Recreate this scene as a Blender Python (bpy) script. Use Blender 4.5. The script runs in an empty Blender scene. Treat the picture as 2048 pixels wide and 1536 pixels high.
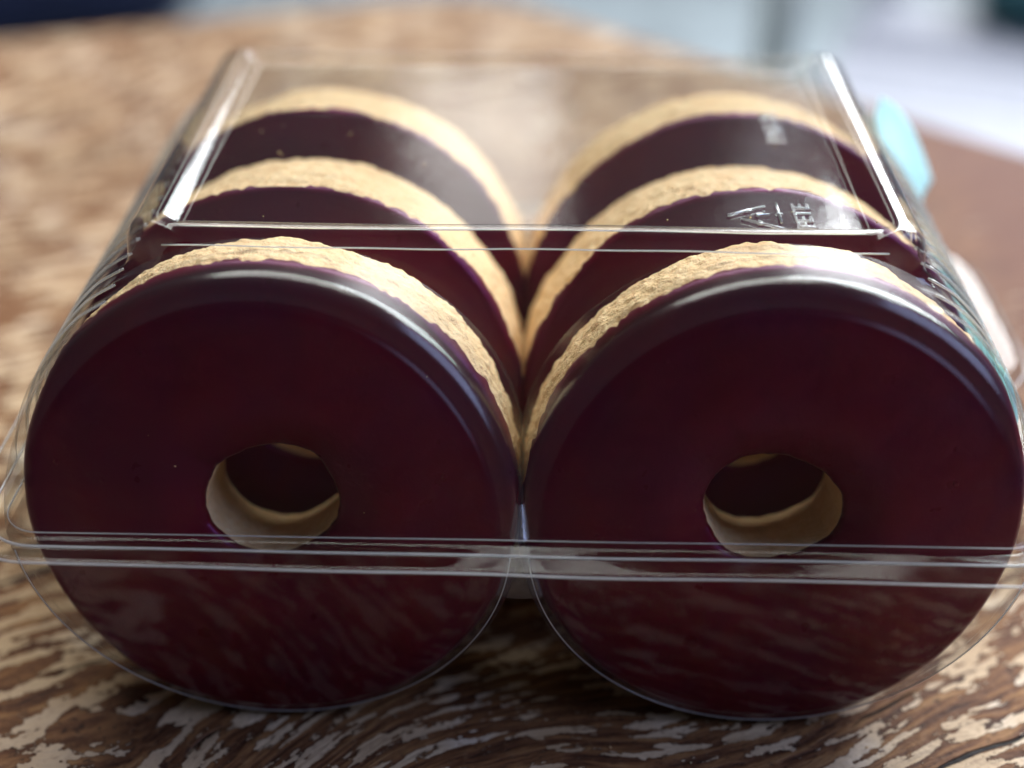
import bpy, bmesh, math, random
from mathutils import Vector, Matrix, noise
random.seed(7)
S = 0.01                       # everything below is written in centimetres
sc = bpy.context.scene
COL = sc.collection

# ------------------------------------------------------------------ camera
cam_data = bpy.data.cameras.new("camera")
cam = bpy.data.objects.new("camera", cam_data)
COL.objects.link(cam)
cam.location = (0.0, -14.43 * S, 15.85 * S)
cam.rotation_euler = (math.radians(90 - 33.98), 0, math.radians(0.42))
cam_data.sensor_width = 36
cam_data.lens = 2700 / 2048 * 36
cam_data.clip_start = 0.005
cam_data.clip_end = 50
cam_data.dof.use_dof = True
cam_data.dof.focus_distance = 19.2 * S
cam_data.dof.aperture_fstop = 5.6
sc.camera = cam

# ------------------------------------------------------------------ world and lamps
world = bpy.data.worlds.new("World")
sc.world = world
world.use_nodes = True
bg = world.node_tree.nodes["Background"]
bg.inputs[0].default_value = (0.80, 0.86, 1.0, 1)
bg.inputs[1].default_value = 0.05


def area_lamp(name, loc, target, size, size_y, power, color):
    d = bpy.data.lights.new(name, 'AREA')
    d.shape = 'RECTANGLE'
    d.size, d.size_y = size, size_y
    d.energy, d.color = power, color
    o = bpy.data.objects.new(name, d)
    COL.objects.link(o)
    o.location = loc
    o.rotation_euler = (Vector(target) - Vector(loc)).to_track_quat('-Z', 'Y').to_euler()
    return o


area_lamp("window_light", (1.42, 1.98, 1.55), (0, 0.05, 0.03), 1.9, 1.6, 165, (0.94, 0.97, 1.0))
area_lamp("skylight", (-0.10, 1.45, 2.20), (0, 0.05, 0.03), 1.9, 1.3, 62, (1.0, 0.97, 0.93))
area_lamp("added_blue_sheen_light", (2.15, -0.15, 1.65), (0, 0.03, 0.03), 1.7, 1.7, 46, (0.48, 0.58, 1.0))  # bluish lamp added for sheen on the glaze; no window known there
area_lamp("back_window_light", (-0.07, 2.0, 1.02), (0, 0.05, 0.06), 0.24, 0.40, 0.75, (1.0, 0.98, 0.94))

sc.view_settings.view_transform = 'Standard'
sc.view_settings.look = 'None'
sc.view_settings.exposure = 0.20
sc.view_settings.gamma = 1.0
sc.cycles.max_bounces = 24
sc.cycles.transparent_max_bounces = 48
sc.cycles.transmission_bounces = 16
sc.cycles.glossy_bounces = 6
sc.cycles.caustics_reflective = False
sc.cycles.caustics_refractive = False
sc.cycles.use_denoising = True


# ------------------------------------------------------------------ material helpers
class NT:
    def __init__(self, name):
        self.m = bpy.data.materials.new(name)
        self.m.use_nodes = True
        self.t = self.m.node_tree
        self.t.nodes.clear()
        self.out = self.t.nodes.new("ShaderNodeOutputMaterial")

    def node(self, kind, **props):
        n = self.t.nodes.new(kind)
        for k, v in props.items():
            setattr(n, k, v)
        return n

    def put(self, sock, v):
        if isinstance(v, bpy.types.NodeSocket):
            self.t.links.new(v, sock)
        else:
            sock.default_value = v

    def math(self, op, a, b=0.0, c=None, clamp=False):
        n = self.node("ShaderNodeMath", operation=op, use_clamp=clamp)
        self.put(n.inputs[0], a)
        self.put(n.inputs[1], b)
        if c is not None:
            self.put(n.inputs[2], c)
        return n.outputs[0]

    def add(self, a, b): return self.math('ADD', a, b)
    def mul(self, a, b): return self.math('MULTIPLY', a, b)

    def coords(self):
        tc = self.node("ShaderNodeTexCoord")
        v = self.node("ShaderNodeVectorMath", operation='SCALE')
        self.t.links.new(tc.outputs["Object"], v.inputs[0])
        v.inputs["Scale"].default_value = 100.0
        return v.outputs[0]

    def sep(self, v):
        n = self.node("ShaderNodeSeparateXYZ")
        self.put(n.inputs[0], v)
        return n.outputs

    def comb(self, x, y, z=0.0):
        n = self.node("ShaderNodeCombineXYZ")
        for i, q in enumerate((x, y, z)):
            self.put(n.inputs[i], q)
        return n.outputs[0]

    def noise(self, vec, scale, detail=3.0, rough=0.55, dist=0.0):
        n = self.node("ShaderNodeTexNoise")
        self.put(n.inputs["Vector"], vec)
        n.inputs["Scale"].default_value = scale
        n.inputs["Detail"].default_value = detail
        n.inputs["Roughness"].default_value = rough
        n.inputs["Distortion"].default_value = dist
        return n.outputs[0]

    def ramp(self, f, stops, interp='LINEAR'):
        n = self.node("ShaderNodeValToRGB")
        n.color_ramp.interpolation = interp
        el = n.color_ramp.elements
        while len(el) < len(stops):
            el.new(0.5)
        for e, (p, c) in zip(el, stops):
            e.position = p
            e.color = (c[0], c[1], c[2], 1) if isinstance(c, (tuple, list)) else (c, c, c, 1)
        self.put(n.inputs[0], f)
        return n.outputs[0]

    def step(self, f, lo, hi):
        n = self.node("ShaderNodeMapRange", interpolation_type='SMOOTHSTEP')
        self.put(n.inputs[0], f)
        self.put(n.inputs[1], lo)
        self.put(n.inputs[2], hi)
        return n.outputs[0]

    def mix(self, f, a, b, mode='MIX'):
        n = self.node("ShaderNodeMix", data_type='RGBA', blend_type=mode)
        self.put(n.inputs[0], f)
        for i, q in ((6, a), (7, b)):
            if isinstance(q, tuple) and len(q) == 3:
                q = q + (1,)
            self.put(n.inputs[i], q)
        return n.outputs[2]

    def bump(self, h, dist, strength=1.0, normal=None):
        n = self.node("ShaderNodeBump")
        n.inputs["Strength"].default_value = strength
        n.inputs["Distance"].default_value = dist
        self.put(n.inputs["Height"], h)
        if normal is not None:
            self.put(n.inputs["Normal"], normal)
        return n.outputs[0]

    def principled(self, color, rough=0.5, normal=None, **kw):
        n = self.node("ShaderNodeBsdfPrincipled")
        if isinstance(color, tuple) and len(color) == 3:
            color = color + (1,)
        self.put(n.inputs["Base Color"], color)
        self.put(n.inputs["Roughness"], rough)
        if normal is not None:
            self.put(n.inputs["Normal"], normal)
        for k, v in kw.items():
            self.put(n.inputs[k.replace("_", " ")], v)
        return n.outputs[0]

    def done(self, shader):
        self.t.links.new(shader, self.out.inputs[0])
        return self.m


def mat_plastic(name, haze, gain, rough, wav):
    """thin clear sheet: clear straight-through view plus a mirror film on both faces"""
    k = NT(name)
    co = k.coords()
    h = k.noise(co, 0.9, 2.0)
    h2 = k.noise(co, 6.0, 2.0)
    nrm = k.bump(k.add(h, k.mul(h2, 0.12)), wav)
    lw = k.node("ShaderNodeLayerWeight")
    lw.inputs[0].default_value = 0.5
    k.put(lw.inputs["Normal"], nrm)
    # both faces of the sheet mirror: R = 2F / (1 + F), the same from either side
    F = k.add(0.024, k.mul(k.math('POWER', lw.outputs["Facing"], 5.0), 0.976))
    fac = k.math('DIVIDE', k.mul(F, 2.0 * gain), k.add(1.0, F), clamp=True)
    tr = k.node("ShaderNodeBsdfTransparent")
    tint = k.mix(lw.outputs["Facing"], (0.985, 0.988, 0.985), (0.80, 0.82, 0.82))
    k.put(tr.inputs[0], tint)
    gl = k.node("ShaderNodeBsdfGlossy")
    gl.inputs["Roughness"].default_value = rough
    k.put(gl.inputs["Normal"], nrm)
    df = k.node("ShaderNodeBsdfDiffuse")
    df.inputs[0].default_value = (0.85, 0.87, 0.88, 1)
    tl = k.node("ShaderNodeBsdfTranslucent")
    tl.inputs[0].default_value = (0.85, 0.87, 0.88, 1)
    hz = k.node("ShaderNodeMixShader")
    hz.inputs[0].default_value = 0.5
    k.put(hz.inputs[1], df.outputs[0])
    k.put(hz.inputs[2], tl.outputs[0])
    m1 = k.node("ShaderNodeMixShader")
    m1.inputs[0].default_value = haze
    k.put(m1.inputs[1], tr.outputs[0])
    k.put(m1.inputs[2], hz.outputs[0])
    m2 = k.node("ShaderNodeMixShader")
    k.put(m2.inputs[0], fac)
    k.put(m2.inputs[1], m1.outputs[0])
    k.put(m2.inputs[2], gl.outputs[0])
    return k.done(m2.outputs[0])


def mat_biscuit():
    k = NT("baked_biscuit")
    co = k.coords()
    n1 = k.noise(co, 0.9, 3.0)
    n2 = k.noise(co, 5.5, 4.0, 0.65)
    n3 = k.noise(co, 17.0, 3.0, 0.7)
    c = k.ramp(n1, [(0.30, (0.68, 0.47, 0.24)), (0.55, (0.74, 0.55, 0.31)), (0.75, (0.66, 0.42, 0.21))])
    c = k.mix(k.mul(k.step(n2, 0.56, 0.40), 0.6), c, (0.68, 0.45, 0.22))
    c = k.mix(k.mul(k.step(n3, 0.50, 0.72), 0.45), c, (0.80, 0.60, 0.33))
    c = k.mix(k.mul(k.step(n3, 0.42, 0.30), 0.5), c, (0.52, 0.30, 0.13))
    h = k.add(k.mul(n2, 0.7), k.mul(n3, 0.35))
    b = k.principled(c, 0.85, k.bump(h, 0.0009, 0.9), Subsurface_Weight=0.12, Subsurface_Scale=0.002,
                     Specular_IOR_Level=0.2)
    return k.done(b)


def mat_chocolate():
    k = NT("dark_chocolate")
    co = k.coords()
    n1 = k.noise(co, 0.45, 3.0)
    n2 = k.noise(co, 2.2, 4.0, 0.5)
    n3 = k.noise(co, 16.0, 2.0)
    n4 = k.noise(co, 1.1, 5.0, 0.7, 0.6)
    c = k.ramp(n1, [(0.3, (0.062, 0.0008, 0.0190)), (0.6, (0.098, 0.0008, 0.0070)), (0.8, (0.058, 0.0008, 0.0260))])
    bloom = k.mul(k.step(n4, 0.60, 0.74), 0.10)
    c = k.mix(bloom, c, (0.16, 0.06, 0.055))
    r = k.ramp(n2, [(0.3, 0.27), (0.7, 0.40)])
    v = k.node("ShaderNodeTexVoronoi")
    k.put(v.inputs["Vector"], co)
    v.inputs["Scale"].default_value = 1.6
    bub = k.step(v.outputs["Distance"], 0.09, 0.03)
    h = k.add(k.mul(n1, 1.0), k.add(k.mul(n2, 0.20), k.add(k.mul(n3, 0.010), k.mul(bub, 0.05))))
    b = k.principled(c, r, k.bump(h, 0.0016, 0.8), Specular_IOR_Level=0.32, Specular_Tint=(0.80, 0.30, 0.85, 1))  # violet reflection tint puts the bluish sheen into the glaze itself
    return k.done(b)


def mat_table():
    """weathered red-brown timber with worn remains of cream paint following a curling grain"""
    k = NT("worn_painted_timber")
    co = k.coords()
    X, Y, _ = k.sep(co)
    warp = k.noise(co, 0.12, 2.0)
    warp2 = k.noise(co, 0.6, 2.0)
    ca, sa = math.cos(math.radians(24)), math.sin(math.radians(24))
    h = k.add(k.mul(X, ca), k.mul(Y, sa))
    g = k.add(k.mul(X, -sa), k.mul(Y, ca))
    # the grain swells round knots
    for kx, ky, sh, sg, amp in ((-5.8, -2.4, 3.4, 2.4, 1.5), (-1.2, -1.6, 2.4, 2.2, -1.0), (-16, 22, 6, 5, 3), (15, 6, 5, 4, -2)):
        h0, g0 = kx * ca + ky * sa, -kx * sa + ky * ca
        dh = k.mul(k.add(h, -h0), 1 / sh)
        dg = k.mul(k.add(g, -g0), 1 / sg)
        e = k.math('EXPONENT', k.mul(k.add(k.mul(dh, dh), k.mul(dg, dg)), -1.0))
        g = k.add(g, k.mul(e, amp))
    g = k.add(g, k.add(k.mul(warp, 1.3), k.mul(warp2, 0.34)))
    gv = k.comb(k.mul(h, 0.20), g)
    s1 = k.noise(gv, 3.9, 2.0, 0.5, 0.2)            # paint streaks left in the grain
    s2 = k.noise(k.comb(k.mul(h, 0.30), g), 6.0, 3.0, 0.6)
    rag = k.noise(co, 7.0, 4.0, 0.65)
    patch = k.noise(co, 0.16, 2.0, 0.5)
    grain = k.noise(k.comb(k.mul(h, 0.10), g), 7.0, 3.0, 0.6)
    fine = k.noise(k.comb(k.mul(h, 0.25), g), 22.0, 2.0, 0.6)
    m = k.add(k.mul(s1, 1.0), k.add(k.mul(k.add(s2, -0.5), 0.42), k.mul(k.add(rag, -0.5), 0.24)))
    m = k.add(m, k.mul(k.add(patch, -0.5), 0.22))
    flake = k.noise(k.comb(k.mul(h, 0.6), g), 4.6, 4.0, 0.7)
    bare = k.mul(k.step(X, 8.5, 13.0), k.step(Y, 3.0, 9.0))
    m = k.add(m, k.add(k.mul(k.add(flake, -0.5), 0.30), k.mul(bare, -0.22)))
    paint = k.step(m, 0.534, 0.548)
    edge = k.mul(k.step(m, 0.50, 0.525), k.step(m, 0.56, 0.535))
    wood = k.ramp(grain, [(0.30, (0.030, 0.010, 0.005)), (0.46, (0.115, 0.046, 0.018)), (0.60, (0.23, 0.110, 0.042)), (0.8, (0.34, 0.205, 0.085))])
    wood = k.mix(k.mul(k.step(rag, 0.5, 0.72), 0.30), wood, (0.30, 0.17, 0.085))
    wood = k.mix(k.mul(bare, 0.75), wood, (0.11, 0.032, 0.018))
    wood = k.mix(k.mul(k.step(fine, 0.44, 0.32), 0.7), wood, (0.022, 0.009, 0.006))
    pcol = k.ramp(warp2, [(0.3, (0.42, 0.29, 0.165)), (0.55, (0.52, 0.39, 0.25)), (0.75, (0.66, 0.57, 0.45))])
    pcol = k.mix(k.mul(k.step(rag, 0.46, 0.30), 0.55), pcol, (0.30, 0.20, 0.125))
    pcol = k.mix(k.mul(k.step(fine, 0.40, 0.30), 0.45), pcol, (0.16, 0.09, 0.05))
    c = k.mix(paint, wood, pcol)
    c = k.mix(k.mul(edge, 0.35), c, (0.030, 0.014, 0.009))
    crack = k.step(k.noise(k.comb(k.mul(h, 0.05), g), 2.6, 1.0), 0.315, 0.285)
    c = k.mix(crack, c, (0.012, 0.007, 0.005))
    hh = k.add(k.mul(paint, 0.9), k.add(k.mul(grain, 0.7), k.add(k.mul(fine, 0.25), k.add(k.mul(rag, 0.30), k.mul(crack, -1.6)))))
    rough = k.ramp(paint, [(0, 0.66), (1, 0.70)])
    b = k.principled(c, rough, k.bump(hh, 0.0007, 1.0), Specular_IOR_Level=0.20)
    return k.done(b)


def mat_plain(name, color, rough=0.6, scale=2.0, var=0.15, **kw):
    k = NT(name)
    co = k.coords()
    n = k.noise(co, scale, 4.0)
    dark = tuple(v * (1 - var) for v in color)
    lite = tuple(min(1, v * (1 + var)) for v in color)
    c = k.ramp(n, [(0.3, dark), (0.7, lite)])
    return k.done(k.principled(c, rough, k.bump(n, 0.0008, 0.4), **kw))


def mat_label():
    k = NT("cyan_paper")
    co = k.coords()
    n = k.noise(co, 1.5, 3.0)
    c = k.ramp(n, [(0.3, (0.62, 0.96, 0.97)), (0.7, (0.72, 0.97, 0.98))])
    p = k.principled(c, 0.45)
    tl = k.node("ShaderNodeBsdfTranslucent")
    k.put(tl.inputs[0], c)
    mx = k.node("ShaderNodeMixShader")
    mx.inputs[0].default_value = 0.5
    k.put(mx.inputs[1], p)
    k.put(mx.inputs[2], tl.outputs[0])
    return k.done(mx.outputs[0])


M_LID = mat_plastic("clear_plastic_lid", 0.010, 1.0, 0.11, 0.00006)
M_FLANGE = mat_plastic("clear_plastic_flange", 0.0, 0.4, 0.03, 0.00008)
M_LOBE = mat_plastic("clear_plastic_lobe", 0.005, 0.38, 0.28, 0.00006)
M_RIB = mat_plastic("ribbed_plastic_flank", 0.07, 1.2, 0.10, 0.00005)
M_BEAD = mat_plastic("highlight_haze_edge", 0.018, 0.95, 0.19, 0.00008)  # haze stands in for the soft highlight along rounded edges
M_BASE = mat_plastic("clear_plastic_base", 0.006, 1.0, 0.03, 0.00005)
M_RIM = mat_plastic("cut_edge_and_highlight", 0.65, 1.5, 0.12, 0.0001)  # milky white for cut edges, and for highlights put in along folds
M_EMB = mat_plastic("embossed_plastic", 0.20, 1.5, 0.10, 0.0001)
M_BIS = mat_biscuit()
M_CHOC = mat_chocolate()
M_TABLE = mat_table()
M_LABEL = mat_label()
M_FLOOR = mat_plain("blue_grey_paving", (0.23, 0.27, 0.29), 0.7, 0.12, 0.25)
M_WHITE = mat_plain("white_paint", (0.40, 0.42, 0.47), 0.45, 0.4, 0.05)
M_TEAL = mat_plain("teal_cloth", (0.02, 0.085, 0.10), 0.9, 0.8, 0.2)
M_NAVY = mat_plain("navy_cloth", (0.004, 0.009, 0.035), 0.9, 0.8, 0.3)
M_POLE = mat_plain("pale_pole_paint", (0.86, 0.87, 0.78), 0.5, 0.4, 0.08)
M_DARK = mat_plain("slate_paint", (0.10, 0.135, 0.17), 0.5, 0.4, 0.1)


# ------------------------------------------------------------------ mesh helpers (input in cm)
def empty(name, loc=(0, 0, 0), rz=0.0, parent=None):
    o = bpy.data.objects.new(name, None)
    o.empty_display_size = 0.01
    COL.objects.link(o)
    o.location = Vector(loc) * S
    o.rotation_euler = (0, 0, rz)
    o.parent = parent
    return o


def tag(o, label=None, cat=None, group=None, kind=None):
    for k, v in (("label", label), ("category", cat), ("group", group), ("kind", kind)):
        if v:
            o[k] = v
    return o


def build(name, verts, faces, mat, parent=None, smooth=True, weld=0.0):
    me = bpy.data.meshes.new(name)
    me.from_pydata([(v[0] * S, v[1] * S, v[2] * S) for v in verts], [], faces)
    bm = bmesh.new()
    bm.from_mesh(me)
    if weld:
        bmesh.ops.remove_doubles(bm, verts=bm.verts, dist=weld * S)
    bmesh.ops.recalc_face_normals(bm, faces=bm.faces)
    bm.to_mesh(me)
    bm.free()
    if smooth:
        me.polygons.foreach_set("use_smooth", [True] * len(me.polygons))
    me.materials.append(mat)
    o = bpy.data.objects.new(name, me)
    COL.objects.link(o)
    o.parent = parent
    return o


class MB:
    """vertex / face collector"""
    def __init__(self):
        self.v, self.f = [], []

    def grid(self, rows, closed=False, flip=False):
        b = len(self.v)
        n = len(rows[0])
        for r in rows:
            self.v += r
        for i in range(len(rows) - 1):
            for j in range(n if closed else n - 1):
                j2 = (j + 1) % n
                self.f.append((b + i * n + j, b + i * n + j2, b + (i + 1) * n + j2, b + (i + 1) * n + j))

    def box(self, lo, hi):
        b = len(self.v)
        for z in (lo[2], hi[2]):
            for x, y in ((lo[0], lo[1]), (hi[0], lo[1]), (hi[0], hi[1]), (lo[0], hi[1])):
                self.v.append((x, y, z))
        for f in ((0, 3, 2, 1), (4, 5, 6, 7), (0, 1, 5, 4), (1, 2, 6, 5), (2, 3, 7, 6), (3, 0, 4, 7)):
            self.f.append(tuple(b + q for q in f))

    def tube(self, pts, r, n=8, closed=False, caps=True):
        rows = []
        m = len(pts)
        for i, p in enumerate(pts):
            p = Vector(p)
            a = Vector(pts[(i - 1) % m] if closed or i else pts[0])
            c = Vector(pts[(i + 1) % m] if closed or i < m - 1 else pts[-1])
            t = (c - a).normalized()
            u = t.cross(Vector((0, 0, 1)))
            if u.length < 1e-3:
                u = t.cross(Vector((1, 0, 0)))
            u.normalize()
            w = u.cross(t)
            rows.append([tuple(p + u * math.cos(q * 2 * math.pi / n) * r + w * math.sin(q * 2 * math.pi / n) * r) for q in range(n)])
        if closed:
            rows.append(rows[0])
        b = len(self.v)
        self.grid(rows, closed=True)
        if caps and not closed:
            self.f.append(tuple(b + q for q in range(n)))
            self.f.append(tuple(b + (m - 1) * n + q for q in reversed(range(n))))

    def build(self, name, mat, parent=None, smooth=True, weld=0.0):
        return build(name, self.v, self.f, mat, parent, smooth, weld)


def bevelled(o, w, seg=2):
    md = o.modifiers.new("bevel", 'BEVEL')
    md.width = w * S
    md.segments = seg
    md.limit_method = 'ANGLE'
    return o


# ------------------------------------------------------------------ setting: floor and table
floor = MB()
floor.v = [(-900, -600, -72), (900, -600, -72), (900, 1500, -72), (-900, 1500, -72)]
floor.f = [(0, 1, 2, 3)]
tag(floor.build("ground", M_FLOOR, smooth=False), "blue grey paving far below the table", None, None, "structure")


def make_table():
    t = empty("wooden_table", (0, 0, -72))
    tag(t, "weathered red brown timber table with worn cream paint under the cookie pack", "table")
    # six-sided top, one corner far behind the pack
    c0 = Vector((-1.5, 35.5))
    d_right = Vector((math.cos(math.radians(-42)), math.sin(math.radians(-42))))
    side = 62.0
    pts, ang, p = [], -42.0, c0.copy()
    for i in range(6):
        pts.append(p.copy())
        p = p + Vector((math.cos(math.radians(ang)), math.sin(math.radians(ang)))) * side
        ang -= 60.0
    out = []
    for i in range(6):                       # round the corners
        a, b, c = pts[i - 1], pts[i], pts[(i + 1) % 6]
        da, dc = (a - b).normalized(), (c - b).normalized()
        for q in range(9):
            s = q / 8
            p0, p1 = b + da * 3.0, b + dc * 3.0
            out.append((p0 * (1 - s) ** 2 + b * 2 * s * (1 - s) + p1 * s * s))
    ctr = sum(pts, Vector((0, 0))) / 6
    mb = MB()
    n = len(out)
    prof = [(0.0, -3.0), (0.5, -2.7), (0.6, -1.5), (0.5, -0.35), (0.25, -0.08), (0.0, 0.0)]
    rows = []
    for off, z in prof:
        rows.append([(q.x + (q - ctr).normalized().x * (off - .6), q.y + (q - ctr).normalized().y * (off - .6), z + 72) for q in out])
    mb.grid(rows, closed=True)
    last = len(mb.v) - n
    mb.f.append(tuple(range(last, last + n)))
    mb.f.append(tuple(reversed(range(0, n))))
    mb.build("tabletop", M_TABLE, t, smooth=False)
    for i in range(6):
        q = pts[i] + (ctr - pts[i]) * 0.16
        lg = MB()
        lg.box((q.x - 3, q.y - 3, 0), (q.x + 3, q.y + 3, 69))
        lg.build("leg", M_DARK, t, smooth=False)
    return t


make_table()

# ------------------------------------------------------------------ cookies
A = 3.60          # half distance between the two rows
R = 3.57          # cookie radius
RH = 0.97         # radius of the hole
LEAN = 0.235
pack = empty("plastic_cookie_pack", (0, 0, 0.0), math.radians(-1.0))
tag(pack, "clear plastic clamshell tray with a ribbed lid holding two rows of cookies", "packaging")


def fr(p, s, o=3):
    return noise.fractal(Vector((p[0] * s, p[1] * s, p[2] * s)), 1.0, 2.0, o)


def make_cookie(x, y0, T, seed, label, lean, dx, hole_dx=0.0):
    root = empty("ring_cookie")
    NTH = 640
    so = Vector((seed * 7.3, seed * 3.1, seed * 1.7))
    # body: closed ring profile (radius, depth)
    prof = []
    for i in range(5):
        prof.append((RH + 0.10 - 0.10 * math.sin(i / 4 * math.pi / 2), 0.10 + 0.12 * i / 4))
    for i in range(1, 9):
        prof.append((RH, 0.22 + (T - 0.36) * i / 8))
    for i in range(1, 5):
        a = i / 4 * math.pi / 2
        prof.append((RH + 0.12 * (1 - math.cos(a)), T - 0.14 + 0.14 * math.sin(a)))
    for i in range(1, 8):
        prof.append((RH + 0.12 + (R - 0.18 - RH - 0.12) * i / 8, T))
    for i in range(0, 6):
        a = i / 5 * math.pi / 2
        prof.append((R - 0.16 + 0.16 * math.sin(a), T - 0.16 + 0.16 * math.cos(a)))
    for i in range(1, 37):
        u = i / 37
        prof.append((R + 0.035 * math.sin(u * math.pi), T - 0.16 + (0.22 - T + 0.16) * u))
    for i in range(0, 6):
        a = i / 5 * math.pi / 2
        prof.append((R - 0.12 + 0.12 * math.cos(a), 0.22 - 0.12 * math.sin(a)))
    for i in range(1, 6):
        prof.append((R - 0.12 + (RH + 0.10 - R + 0.12) * i / 6, 0.10))
    rows = []
    for j in range(NTH):
        th = 2 * math.pi * j / NTH
        c, s = math.cos(th), math.sin(th)
        row = []
        for r, y in prof:
            p = Vector((r * c, y, r * s)) + so
            big = fr(p, 0.55, 2) * 0.045
            d = big + fr(p, 2.4, 3) * 0.030
            if r > R - 0.3:
                q = Vector((th * R * 1.9, y * 4.6, seed * 9.0))       # pits drawn out round the rim
                pit = fr(q, 1.0, 3)
                d -= 0.050 * max(0.0, pit - 0.04)
                d += 0.022 * fr(Vector((th * R, y, seed * 4.0)), 8.0, 2)
                if y > T - 0.30:               # crumbly back edge
                    d += 0.060 * fr(Vector((th * R, y * 0.5, seed * 2.0)), 2.6, 4) * (y - T + 0.30) / 0.30
            hole = (0.10 * noise.noise(Vector((c * 1.1, s * 1.1, seed * 3.7))) + 0.025 * fr(Vector((c, s, seed * 1.3)), 3.5, 2)) * max(0.0, 1 - (r - RH) / 0.6)
            rr = r + (d if r > 0.5 * (R + RH) else hole - 0.5 * big)
            yy = y + (0.035 * fr(p, 3.2, 3) if y > T - 0.3 else 0.0)
            sq = 1 - 0.11 * max(0.0, min(1.0, 1 - (r - RH) / 0.8))
            row.append((rr * c + (hole_dx if r < RH + 0.4 else 0.0), yy, rr * s * sq))
        rows.append(row)
    mb = MB()
    n = len(prof)
    rows.append(rows[0])
    mb.grid(rows, closed=True)
    mb.build("biscuit", M_BIS, root, weld=0.0005)
    # chocolate: domed front that ends in a ragged line on the rim
    NC = 760
    rows = []
    for j in range(NC + 1):
        th = 2 * math.pi * (j % NC) / NC
        c, s = math.cos(th), math.sin(th)
        q = Vector((c * 3.5, s * 3.5, seed * 5.0))
        edge = 0.15 + 0.08 * fr(q, 0.5, 2) + 0.13 * fr(q, 2.1, 4) + 0.09 * max(-0.3, fr(q, 6.0, 2))
        edge = max(0.075, min(0.45, edge))
        inner = 0.10 + 0.05 * fr(q * 0.6 + Vector((9, 0, 0)), 1.0, 3)
        row = []
        ring = [(RH + 0.015, 0.10 + inner), (RH + 0.005, 0.10 + inner * 0.5), (RH + 0.02, 0.08), (RH + 0.06, 0.035), (RH + 0.14, 0.0)]
        for i in range(1, 10):
            u = i / 10
            ring.append((RH + 0.14 + (R - 0.30 - RH - 0.14) * u, -0.19 * (1 - u ** 2.2) * min(1.0, u / 0.3) * (2 - min(1.0, u / 0.3))))
        out = list(ring)
        out += [(R - 0.22, 0.002), (R - 0.16, 0.006)]
        for i in range(0, 9):                    # tight shoulder, then a thin skirt down to the ragged edge
            u = i / 8
            y = 0.012 + (edge - 0.012) * u
            if y < 0.17:
                a = math.acos(max(-1, min(1, (0.17 - y) / 0.17)))
                rr0 = R - 0.125 + 0.165 * math.sin(a)
            else:
                rr0 = R + 0.04 - 0.012 * (y - 0.17)
            out.append((rr0, y))
        out.append((R - 0.03, out[-1][1] + 0.012))
        for r, y in out:
            p = Vector((r * c, y, r * s)) + so
            w = fr(p, 0.45, 2) * 0.035 + fr(p, 1.6, 2) * 0.008
            d = fr(p, 0.55, 2) * 0.045 if r > R - 0.3 else 0
            d += (0.10 * noise.noise(Vector((c * 1.1, s * 1.1, seed * 3.7))) + 0.025 * fr(Vector((c, s, seed * 1.3)), 3.5, 2)) * max(0.0, 1 - (r - RH) / 0.6)
            row.append(((r + d) * c + (hole_dx if r < RH + 0.4 else 0.0), y + (w if r < R - 0.2 else w * 0.4), (r + d) * s * (1 - 0.11 * max(0.0, min(1.0, 1 - (r - RH) / 0.8)))))
        rows.append(row)
    mb = MB()
    mb.grid(rows)
    mb.build("chocolate_coating", M_CHOC, root, weld=0.0003)
    # stand it in its row, leaning back on its lower edge
    tilt = Matrix.Rotation(-lean, 4, 'X')
    off = tilt @ Vector((0, 0, R))
    pk = Matrix.Rotation(math.radians(-1.0), 4, 'Z')
    loc = pk @ Vector((x + dx, y0 + off.y, off.z + 0.08))
    root.matrix_world = Matrix.Translation(loc * S) @ pk @ tilt
    tag(root, label, "cookie", "chocolate ring cookies in the pack")
    return root


SPEC = [
    (-A, -0.16, 1.50, 1, "chocolate faced ring cookie at the front of the left row", LEAN, 0.0, 0.0),
    (A, -0.16, 1.54, 2, "chocolate faced ring cookie at the front of the right row", LEAN, 0.02, 0.0),
    (-A, 2.18, 2.34, 3, "middle chocolate ring cookie of the left row under the lid", LEAN, 0.03, 0.12),
    (A, 2.12, 2.30, 4, "middle chocolate ring cookie of the right row under the lid", LEAN + 0.012, -0.06, -0.10),
    (-A, 5.10, 2.50, 5, "rearmost chocolate ring cookie of the left row", LEAN - 0.01, 0.05, 0.0),
    (A, 5.06, 2.56, 6, "rearmost chocolate ring cookie of the right row", LEAN, -0.05, 0.0),
]
for sp in SPEC:
    make_cookie(*sp)

# ------------------------------------------------------------------ plastic pack
ZF = 3.60                 # height of the seam
RX, RZ = 3.64, 3.47       # lid lobes
YS = 2.15                 # front edge of the raised top panel
YE = 9.50                 # back of the pack
ZT = 7.00                 # top panel
lid = empty("lid", (0, 0, 0), 0, pack)
base = empty("base_tray", (0, 0, 0), 0, pack)


def lobe_z(x):
    u = (abs(x) - A) / RX
    return ZF + RZ * math.sqrt(max(0.0, 1 - u * u))


def rib(y, ang):
    """outward rib on the outer flank; ang = 0 at the seam"""
    d = math.degrees(ang)
    mask = max(0.0, min(1.0, (d - 5) / 8)) * max(0.0, min(1.0, (60 - d) / 8))
    return 0.085 * mask * (0.5 + 0.5 * math.cos(2 * math.pi * y / 0.46)) ** 1.5


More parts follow.
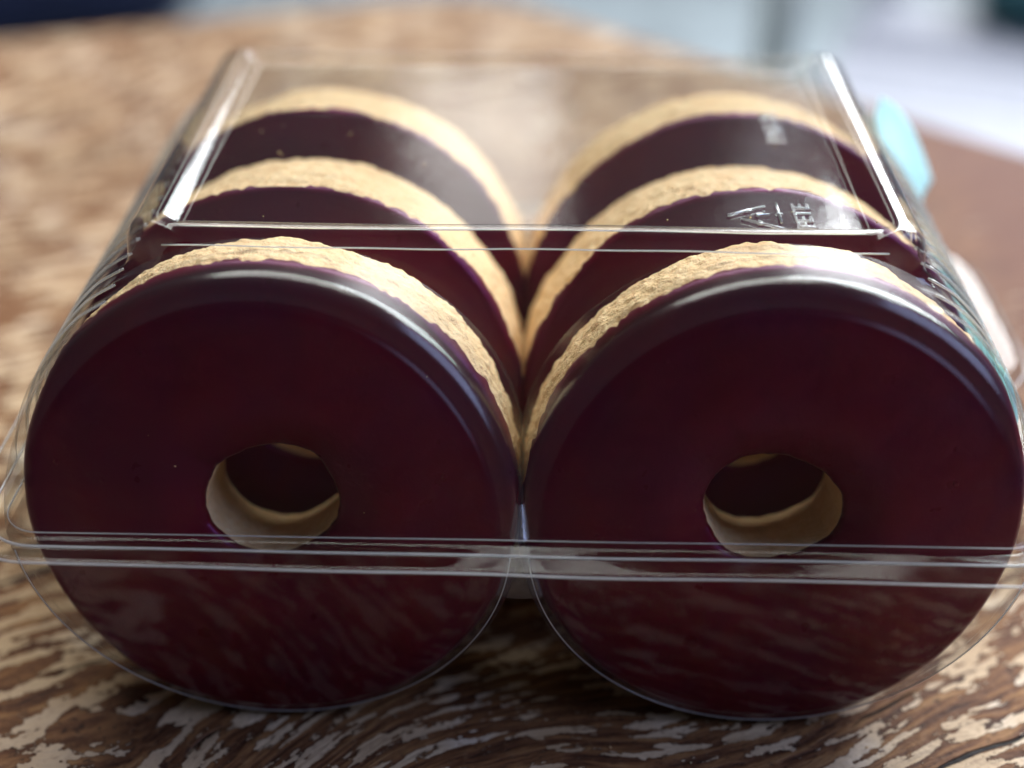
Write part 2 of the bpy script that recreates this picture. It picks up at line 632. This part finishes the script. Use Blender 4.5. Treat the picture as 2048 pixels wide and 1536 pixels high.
def lid_lobe(sx):
    mb = MB()
    prof = []                           # (rho, y) front face, step, rounded edge, flank
    for i in range(0, 9):
        prof.append((0.02 + 0.84 * i / 8, -0.26))
    prof += [(0.90, -0.255), (0.908, -0.235), (0.914, -0.205), (0.92, -0.185), (0.93, -0.175)]
    for i in range(1, 9):
        a = i / 8 * math.pi / 2
        prof.append((0.938 + 0.062 * math.sin(a), -0.17 + 0.26 * (1 - math.cos(a))))
    nc = len(prof)
    NTH = 96
    rows = []
    yend = YS - 0.02
    nf = 46
    for i in range(nc + nf):
        row = []
        for j in range(NTH + 1):
            th = math.pi * j / NTH      # 0 = outer side
            if i < nc:
                rho, y = prof[i]
                z = ZF + rho * RZ * math.sin(th)
                y += 0.33 * (z - ZF)
                px = A + rho * RX * math.cos(th)
            else:
                y1 = prof[-1][1] + 0.33 * RZ * math.sin(th)
                u = (i - nc + 1) / nf
                y = y1 + (yend - y1) * u
                rb = rib(y, th) * min(1, u * 6)
                px = A + (RX + rb) * math.cos(th)
                z = ZF + (RZ + rb) * math.sin(th)
            row.append((sx * px, y, z))
        rows.append(row)
    mb.grid(rows)
    o = mb.build("lid_lobe", M_LOBE, lid)
    o.data.materials.append(M_BEAD)
    for p in o.data.polygons:
        if nc - 10 <= p.index // NTH < nc - 1:
            p.material_index = 1
    return o


def upper_curve(inset=0.0):
    """cross-section of the rear of the lid, right half from the seam to the middle"""
    pts = []
    phi1 = math.acos((5.72 - A) / RX)
    n = 34
    for i in range(n + 1):
        a = phi1 * i / n
        pts.append((A + RX * math.cos(a), ZF + RZ * math.sin(a), a))
    x, z, _ = pts[-1]
    for px, pz in ((5.70, 6.56), (5.68, 6.74), (5.65, 6.90), (5.58, 7.04), (5.48, 7.14), (5.36, 7.19), (5.25, 7.20), (5.18, 7.195),
                   (5.12, 7.165), (5.02, 7.10), (4.92, 7.03), (4.86, 7.005), (4.78, 7.0)):
        pts.append((px, pz, 9.0))
    for i in range(1, 25):
        pts.append((4.78 * (1 - i / 24), ZT, 9.0))
    return pts


def lid_top():
    mb = MB()
    half = upper_curve()
    full = half + [(-x, z, a) for x, z, a in reversed(half[:-1])]
    rows = []
    ys = [(YS, 0.22), (YS + 0.02, 0.13), (YS + 0.06, 0.06), (YS + 0.13, 0.015), (YS + 0.2, 0.0), (YS + 0.26, 0.0), (YS + 0.30, 0.0),
          (YS + 0.33, 0.0), (YS + 0.36, 0.0), (YS + 0.40, 0.0), (YS + 0.44, 0.0)]
    y = YS + 0.44
    while y < YE - 0.42:
        y += 0.046
        ys.append((y, 0.0))
    ys += [(YE - 0.30, 0.02), (YE - 0.16, 0.08), (YE - 0.07, 0.17), (YE, 0.34)]
    for y, ins in ys:
        row = []
        for x, z, a in full:
            if a < 3:
                rb = rib(y, a) * (1 if ins == 0 else 0.2)
                rb -= ins * 0.0 if y < 5 else ins
                xx = A + (RX + rb) * math.cos(a)
                zz = ZF + (RZ + rb) * math.sin(a)
                row.append((math.copysign(xx, x), y, zz))
            else:
                k = min(1, (z - 6.4) / 0.5)
                kx = (ins * 0.6 * (1 if abs(x) > 4.6 else abs(x) / 4.6)) * k
                ec = max(0.0, min(0.5, y - YS, YE - y))   # rounded corners in plan
                kx += (0.5 - math.sqrt(max(0.0, 0.25 - (0.5 - ec) ** 2))) * (1 if abs(x) > 4.7 else abs(x) / 4.7) * 0.8
                e = min(y - YS, YE - 0.1 - y)          # raised frame round the sunken panel
                fr_ = max(0.0, min(1.0, (0.42 - e) / 0.14))
                fr_ = fr_ * fr_ * (3 - 2 * fr_)
                z = max(z, z + (7.165 - z) * fr_) if abs(x) < 5.1 else z
                row.append((x - math.copysign(kx, x) if x else 0.0, y, z - ins * k + 0.010 * math.sin(x * 1.1 + 0.6)))
        rows.append(row)
    mb.grid(rows)
    # back wall
    top = rows[-1]
    wall = [top]
    for i in range(1, 7):
        u = i / 6
        wall.append([(x, YE + 0.10 * u, z + (ZF - z) * u) for x, y, z in top])
    mb.grid(wall)
    o = mb.build("top_panel", M_LID, lid, weld=0.0005)
    o.data.materials.append(M_BEAD)
    o.data.materials.append(M_RIB)
    for p in o.data.polygons:
        if abs(p.center.x) > 5.9 * S and p.center.z > 3.9 * S:
            p.material_index = 2
        if p.center.y < (YS + 0.42) * S and p.center.z > 6.75 * S:
            p.material_index = 1
    return o


def lid_front_web():
    """clear wall that drops from the raised panel into the valley between the lobes"""
    mb = MB()
    xs = [-5.22 + 10.44 * i / 140 for i in range(141)]
    half = upper_curve()
    tbl = sorted((x, z) for x, z, a in half if a > 3 or z > 6.3)

    def zup(x):
        x = abs(x)
        for (x0, z0), (x1, z1) in zip(tbl, tbl[1:]):
            if x0 <= x <= x1:
                return z0 + (z1 - z0) * (x - x0) / max(1e-6, x1 - x0)
        return tbl[-1][1]
    rows = []
    for i in range(13):
        u = i / 12
        row = []
        for x in xs:
            za = (7.165 if abs(x) < 5.1 else zup(x)) - 0.22 * min(1, ((7.165 if abs(x) < 5.1 else zup(x)) - 6.4) / 0.5)
            za += 0.010 * math.sin(x * 1.1 + 0.6)
            zb = min(lobe_z(x), za - 0.004)
            z = za + (zb - za) * u
            row.append((x, YS - 0.003 - 0.11 * (za - z) - 0.05 * math.sin(u * math.pi) * min(1, za - zb), z))
        rows.append(row)
    mb.grid(rows)
    mb.build("front_web", M_LOBE, lid)
    for yy, zz, rad, xm in ((YS - 0.012, 6.93, 0.012, 5.05), (YS + 0.43, 7.005, 0.010, 4.8)):
        cr = MB()
        cr.tube([(-xm + 2 * xm * i / 40, yy + 0.012 * math.sin(i * 0.7), zz + 0.010 * math.sin((-xm + 2 * xm * i / 40) * 1.1 + 0.6)) for i in range(41)], rad, 6)
        cr.build("crease_highlight", M_RIM, lid)  # pale tubes put in as bright highlight lines on the panel's front edge


def rounded_rect(x0, x1, y0, y1, r, n=10):
    pts = []
    for cx, cy, a0 in ((x1 - r, y0 + r, -90), (x1 - r, y1 - r, 0), (x0 + r, y1 - r, 90), (x0 + r, y0 + r, 180)):
        for i in range(n + 1):
            a = math.radians(a0 + 90 * i / n)
            pts.append((cx + r * math.cos(a), cy + r * math.sin(a)))
    # add points along the straight runs
    out = []
    for i, p in enumerate(pts):
        q = pts[(i + 1) % len(pts)]
        d = math.hypot(q[0] - p[0], q[1] - p[1])
        m = max(1, int(d / 0.35))
        for j in range(m):
            out.append((p[0] + (q[0] - p[0]) * j / m, p[1] + (q[1] - p[1]) * j / m))
    return out


def flange(parent, name, prof, seed, creases=()):
    mb = MB()
    rows = []
    for off, z in prof:
        pts = rounded_rect(-7.20 - off, 7.20 + off, -0.28 - off, YE + 0.08 + off, 0.55 + off)
        rows.append(pts)
    # same count on every ring
    n = min(len(r) for r in rows)
    ref = rounded_rect(-7.20, 7.20, -0.28, YE + 0.08, 0.55)
    n = len(ref)
    ctr = (0, YE / 2)
    grid = []
    for off, z in prof:
        ring = []
        for i, p in enumerate(ref):
            a, b = ref[i - 1], ref[(i + 1) % n]
            t = Vector((b[0] - a[0], b[1] - a[1])).normalized()
            nx, ny = t.y, -t.x
            wv = 0.018 * noise.noise(Vector((p[0] * 0.35, p[1] * 0.35, seed))) * (1 + 4 * max(0, off))
            wz = 0.03 * noise.noise(Vector((p[0] * 0.25, p[1] * 0.25, seed + 4))) * (0.3 + off)
            ring.append((p[0] + nx * (off + wv), p[1] + ny * (off + wv), z + 0.12 + wz - 0.016 * max(0, off) * (p[0] + 7)))
        grid.append(ring)
    mb.grid(grid, closed=True)
    o = mb.build(name, M_FLANGE, parent)
    edge = MB()
    edge.tube(grid[-1], 0.017, 6, closed=True)
    if creases:
        edge.build("cut_edge", M_RIM, o)
    for ix, cr_r in creases:
        cr = MB()
        cr.tube(grid[ix], cr_r, 6, closed=True)
        cr.build("crease_highlight", M_RIM, o)  # pale tube put in as the highlight along the flange fold
    return grid


for sx in (-1, 1):
    lid_lobe(sx)
lid_top()
lid_front_web()
M_RIBLINE = mat_plastic("rib_crest_plastic", 0.26, 1.4, 0.12, 0.00004)
for sx in (-1, 1):                       # pale crests of the moulded ribs down both flanks
    for q in range(3, 21):
        yy = q * 0.46
        pts = []
        for i in range(19):
            a = math.radians(9 + 46 * i / 18)
            rr = 0.080 * min(1.0, (i + 1) / 4, (19 - i) / 4)
            pts.append((sx * (A + (RX + rr) * math.cos(a)), yy, ZF + (RZ + rr) * math.sin(a)))
        if yy < YS:
            pts = [p for p in pts if yy > 0.30 + 0.33 * (p[2] - ZF)]
        if len(pts) > 3:
            m_ = MB()
            m_.tube(pts, 0.020, 6)
            m_.build("rib", M_RIBLINE, lid)
flange(lid, "lid_flange", [(-0.02, 3.66), (0.03, 3.63), (0.09, 3.60), (0.17, 3.602), (0.25, 3.606), (0.30, 3.610), (0.35, 3.612), (0.39, 3.614), (0.55, 3.622), (0.62, 3.626), (0.64, 3.61)], 3.3, ((1, 0.009), (5, 0.019)))
flange(base, "base_flange", [(-0.02, 3.50), (0.04, 3.555), (0.12, 3.565), (0.22, 3.565), (0.27, 3.60), (0.33, 3.60), (0.36, 3.575)], 8.1)


def base_lobe(sx):
    mb = MB()
    bx, bz, zc = 3.61, 3.54, 3.57
    prof = []
    for i in range(0, 9):
        prof.append((0.02 + 0.88 * i / 8, -0.29))
    prof += [(0.912, -0.28), (0.92, -0.255), (0.93, -0.24)]
    for i in range(1, 9):
        a = i / 8 * math.pi / 2
        prof.append((0.94 + 0.06 * math.sin(a), -0.235 + 0.26 * (1 - math.cos(a))))
    y = prof[-1][1]
    ys = []
    while y < YE - 0.5:
        y += 0.12
        ys.append((1.0, y))
    prof += ys
    for i in range(1, 9):
        a = i / 8 * math.pi / 2
        prof.append((0.93 + 0.07 * math.cos(a), YE - 0.4 + 0.4 * math.sin(a)))
    for i in range(1, 6):
        prof.append((0.93 * (1 - i / 5) + 0.02, YE))
    NTH = 96
    rows = []
    for rho, y in prof:
        row = []
        for j in range(NTH + 1):
            th = math.pi * j / NTH
            rb = rib(y, th) * 0.7 if (rho == 1.0 and y > 1.2) else 0.0
            px = A + (rho * bx + rb) * math.cos(th)
            z = zc - (rho * bz + rb * 0.5) * math.sin(th)
            yy = y + (0.01 * (zc - z) * max(0.0, 1 - (y + 0.2) / 1.5) if y < 1.3 else 0)
            row.append((sx * px, yy, max(0.015, z)))
        rows.append(row)
    mb.grid(rows)
    o = mb.build("base_lobe", M_BASE, base)
    o.data.materials.append(M_BEAD)
    for p in o.data.polygons:
        if 9 <= p.index // NTH < 18:
            p.material_index = 1
    cr = MB()
    cr.tube([(q[0], q[1] - 0.004, q[2]) for q in rows[13][2:-2]], 0.010, 6)
    cr.build("crease_highlight", M_RIM, o)  # pale tube put in as the bright arc on the lobe's front edge


for sx in (-1, 1):
    base_lobe(sx)


def gusset(parent, z0, z1, w0, w1, ya, yb):
    """small folded web where the two lobes meet at the seam"""
    mb = MB()
    rows = []
    for i in range(9):
        u = i / 8
        w = w0 + (w1 - w0) * u
        row = []
        for j in range(13):
            a = math.pi * j / 12
            row.append((w * math.cos(a), ya + (yb - ya) * u - 0.16 * math.sin(a) * (1 - 0.5 * u), z0 + (z1 - z0) * u))
        rows.append(row)
    mb.grid(rows)
    mb.build("gusset", M_EMB, parent)


gusset(lid, 3.66, 3.98, 0.14, 0.06, -0.10, 0.25)
gusset(base, 3.50, 2.35, 0.13, 0.34, -0.06, 0.12)

# hinge tab on the far side
mb = MB()
outline = [(7.70, 4.0), (8.10, 4.25), (8.42, 4.7), (8.52, 5.3), (8.52, 7.5), (8.42, 8.2), (8.15, 8.55), (7.70, 8.65)]
rows = []
for u, z in ((0.0, 3.59), (0.5, 3.60), (0.8, 3.55), (0.95, 3.45), (1.0, 3.32)):
    rows.append([(7.70 + (x - 7.70) * u, 6.3 + (y - 6.3) * (0.9 + 0.1 * u), z) for x, y in outline])
mb.grid(rows)
tab = mb.build("hinge_tab", M_FLANGE, base)
sub = tab.modifiers.new("smooth", 'SUBSURF')
sub.levels = sub.render_levels = 2
mb = MB()
mb.tube(rows[-1], 0.014, 6)
mb.build("cut_edge", M_RIM, tab)

# cyan paper label along the outer flank, its far end lifting off
rows = []
for i in range(150):
    y = 1.6 + 7.6 * i / 149
    row = []
    lift = 0.015 + 0.42 * max(0.0, (y - 7.6) / 1.6) ** 1.2
    for j in range(25):
        w_ = max(0.0, min(1.0, (8.6 - y) / 2.6))
        w_ = w_ * w_ * (3 - 2 * w_)
        a_lo, a_hi = 20 - 8 * w_, 49 - 21 * w_
        a = math.radians(a_lo + (a_hi - a_lo) * j / 24)
        l2 = lift * (1 + 0.2 * math.sin(a * 3)) + rib(y, a) * max(0.0, min(1.0, 7.6 - y))
        e = 0.008 * noise.noise(Vector((y * 0.8, a * 3, 2.0)))
        # rounded far end
        row.append((A + (RX + l2 + e) * math.cos(a), y - 0.5 * max(0, (y - 8) / 1.2) * abs(j / 12 - 1) ** 2.2, ZF + (RZ + l2 + e) * math.sin(a)))
    rows.append(row)
mb = MB()
mb.grid(rows)
lab = mb.build("paper_label", M_LABEL, pack)
lab["label"] = "cyan paper label along the right flank, its far end lifting off"
sol = lab.modifiers.new("thick", 'SOLIDIFY')
sol.thickness = 0.012 * S


# raised marks on the top panel
def raised_text(txt, size, x, y):
    cu = bpy.data.curves.new("mark", 'FONT')
    cu.body = txt
    cu.size = size * S
    cu.extrude = 0.012 * S
    cu.bevel_depth = 0.006 * S
    cu.bevel_resolution = 1
    tmp = bpy.data.objects.new("tmp", cu)
    COL.objects.link(tmp)
    dg = bpy.context.evaluated_depsgraph_get()
    me = bpy.data.meshes.new_from_object(tmp.evaluated_get(dg))
    bpy.data.objects.remove(tmp)
    me.materials.clear()
    me.materials.append(M_EMB)
    o = bpy.data.objects.new("raised_lettering", me)
    COL.objects.link(o)
    o.parent = lid
    o.location = (x * S, y * S, (ZT + 0.012) * S)
    o.rotation_euler = (0, 0, math.pi / 2)
    return o


raised_text("PAR-M", 0.42, 4.12, 5.65)
raised_text("PETE", 0.36, 4.12, 2.72)
mb = MB()
tri = [Vector((2.92, 3.08)), Vector((3.66, 2.68)), Vector((3.66, 3.48))]
for i in range(3):                       # three bent arrows chasing round a triangle
    a, b = tri[i], tri[(i + 1) % 3]
    d = (b - a).normalized()
    nrm = Vector((-d.y, d.x))
    p0, p1 = a + d * 0.20, b - d * 0.12
    mb.tube([(p0.x, p0.y, ZT + 0.02), (p1.x, p1.y, ZT + 0.02), (b.x + 0, b.y, ZT + 0.02)], 0.024, 6)
    h0 = b - d * 0.30
    for sg in (-1, 1):
        q = h0 - d * 0.07 + nrm * 0.045 * sg
        mb.tube([(h0.x, h0.y, ZT + 0.02), (q.x, q.y, ZT + 0.02)], 0.022, 6)
mb.tube([(3.52, 3.12, ZT + 0.02), (3.32, 3.12, ZT + 0.02), (3.36, 3.07, ZT + 0.02)], 0.022, 6)
mb.build("recycling_mark", M_EMB, lid)

# ------------------------------------------------------------------ crumbs
mb = MB()
for i in range(46):
    row = random.choice((-1, 1))
    if i < 30:
        an = random.uniform(0.3, math.pi - 0.3)
        x = row * A + R * 0.9 * math.cos(an) * random.uniform(0.2, 1)
        y, z = random.uniform(2.6, 8.5), ZT + 0.02
        r = random.uniform(0.008, 0.02)
    elif i < 38:
        an, rr = random.uniform(0, 6.28), random.uniform(1.3, 3.2)
        z = 3.55 + rr * math.sin(an)
        x, y = row * A + rr * math.cos(an), -0.24 + z * math.sin(LEAN)
        r = random.uniform(0.008, 0.022)
    else:
        x, y, z = random.uniform(-8, 8), random.uniform(-1.0, -0.4), 0.02
        r = random.uniform(0.01, 0.03)
    b = len(mb.v)
    for dx, dy, dz in ((1, 0, 0), (-1, 0, 0), (0, 1, 0), (0, -1, 0), (0, 0, 1), (0, 0, -1)):
        s = r * random.uniform(0.6, 1.3)
        mb.v.append((x + dx * s, y + dy * s, z + dz * s))
    for f in ((0, 2, 4), (2, 1, 4), (1, 3, 4), (3, 0, 4), (2, 0, 5), (1, 2, 5), (3, 1, 5), (0, 3, 5)):
        mb.f.append(tuple(b + q for q in f))
tag(mb.build("crumbs", M_BIS), "tiny golden crumbs scattered on the lid and table", None, None, "stuff")


# ------------------------------------------------------------------ blurred things behind the table
def soft_cushion(name, loc, sx, sy, h, mat, rz, label):
    mb = MB()
    rows = []
    for i in range(9):
        v = -1 + 2 * i / 8
        z = h * 0.5 * v
        k = (1 - abs(v) ** 3) ** 0.5 if abs(v) < 1 else 0.0
        ring = []
        for j in range(48):
            a = 2 * math.pi * j / 48
            c, s = math.cos(a), math.sin(a)
            q = (abs(c) ** 5 + abs(s) ** 5) ** (-1 / 5)
            w = 0.72 + 0.28 * k
            ring.append((sx / 2 * c * q * w, sy / 2 * s * q * w, z + h / 2))
        rows.append(ring)
    mb.grid(rows, closed=True)
    n = len(mb.v)
    mb.f.append(tuple(range(n - 48, n)))
    mb.f.append(tuple(reversed(range(0, 48))))
    o = mb.build(name, mat)
    o.location = Vector(loc) * S
    o.rotation_euler = (0, 0, rz)
    tag(o, label, "cushion")
    return o


def chair(loc, rz, mat, label, seat_z=45):
    t = empty("garden_chair", loc, rz)
    tag(t, label, "chair")
    for k in range(5):
        m = MB()
        m.box((-22, -22 + k * 9.0, seat_z - 2.2), (22, -22 + k * 9.0 + 8.2, seat_z))
        bevelled(m.build("seat_slat", mat, t, smooth=False), 0.4)
    for x in (-20, 20):
        m = MB()
        m.box((x - 2, -21.5, 0), (x + 2, -17.5, seat_z - 2.3))
        bevelled(m.build("leg", mat, t, smooth=False), 0.4)
        m = MB()
        m.box((x - 2, 23.2, 0), (x + 2, 27.0, 88))
        bevelled(m.build("leg", mat, t, smooth=False), 0.4)
        m = MB()
        m.box((x - 1.2, -17.3, seat_z - 7.5), (x + 1.2, 23.0, seat_z - 2.4))
        m.build("seat_rail", mat, t, smooth=False)
    for k in range(3):
        m = MB()
        m.box((-17.8, 24.0, 56 + k * 11), (17.8, 26.2, 63 + k * 11))
        bevelled(m.build("back_slat", mat, t, smooth=False), 0.4)
    return t


chair((47, 90, -72), math.radians(-20), M_WHITE, "white painted slatted chair behind the table at the right")
soft_cushion("seat_cushion", (60, 110, -26.9), 34, 20, 6, M_TEAL, math.radians(-20), "dark teal cushion on the white chair seat")
chair((-60, 120, -72), math.radians(25), M_DARK, "dark slatted chair behind the table at the left")
soft_cushion("seat_cushion", (-55, 118, -26.9), 44, 42, 10, M_NAVY, math.radians(25), "dark navy cushion on the dark chair seat")
pole = empty("parasol_pole", (24.5, 112, -72))
tag(pole, "pale upright pole standing on the paving beside the white chair", "pole")
m = MB()
m.tube([(0, 0, 4), (0, 0, 200)], 1.9, 24)
m.build("shaft", M_POLE, pole)
m = MB()
m.tube([(0, 0, 0), (0, 0, 3.2), (0, 0, 4)], 16, 32)
bevelled(m.build("foot_plate", M_DARK, pole, smooth=False), 0.6)
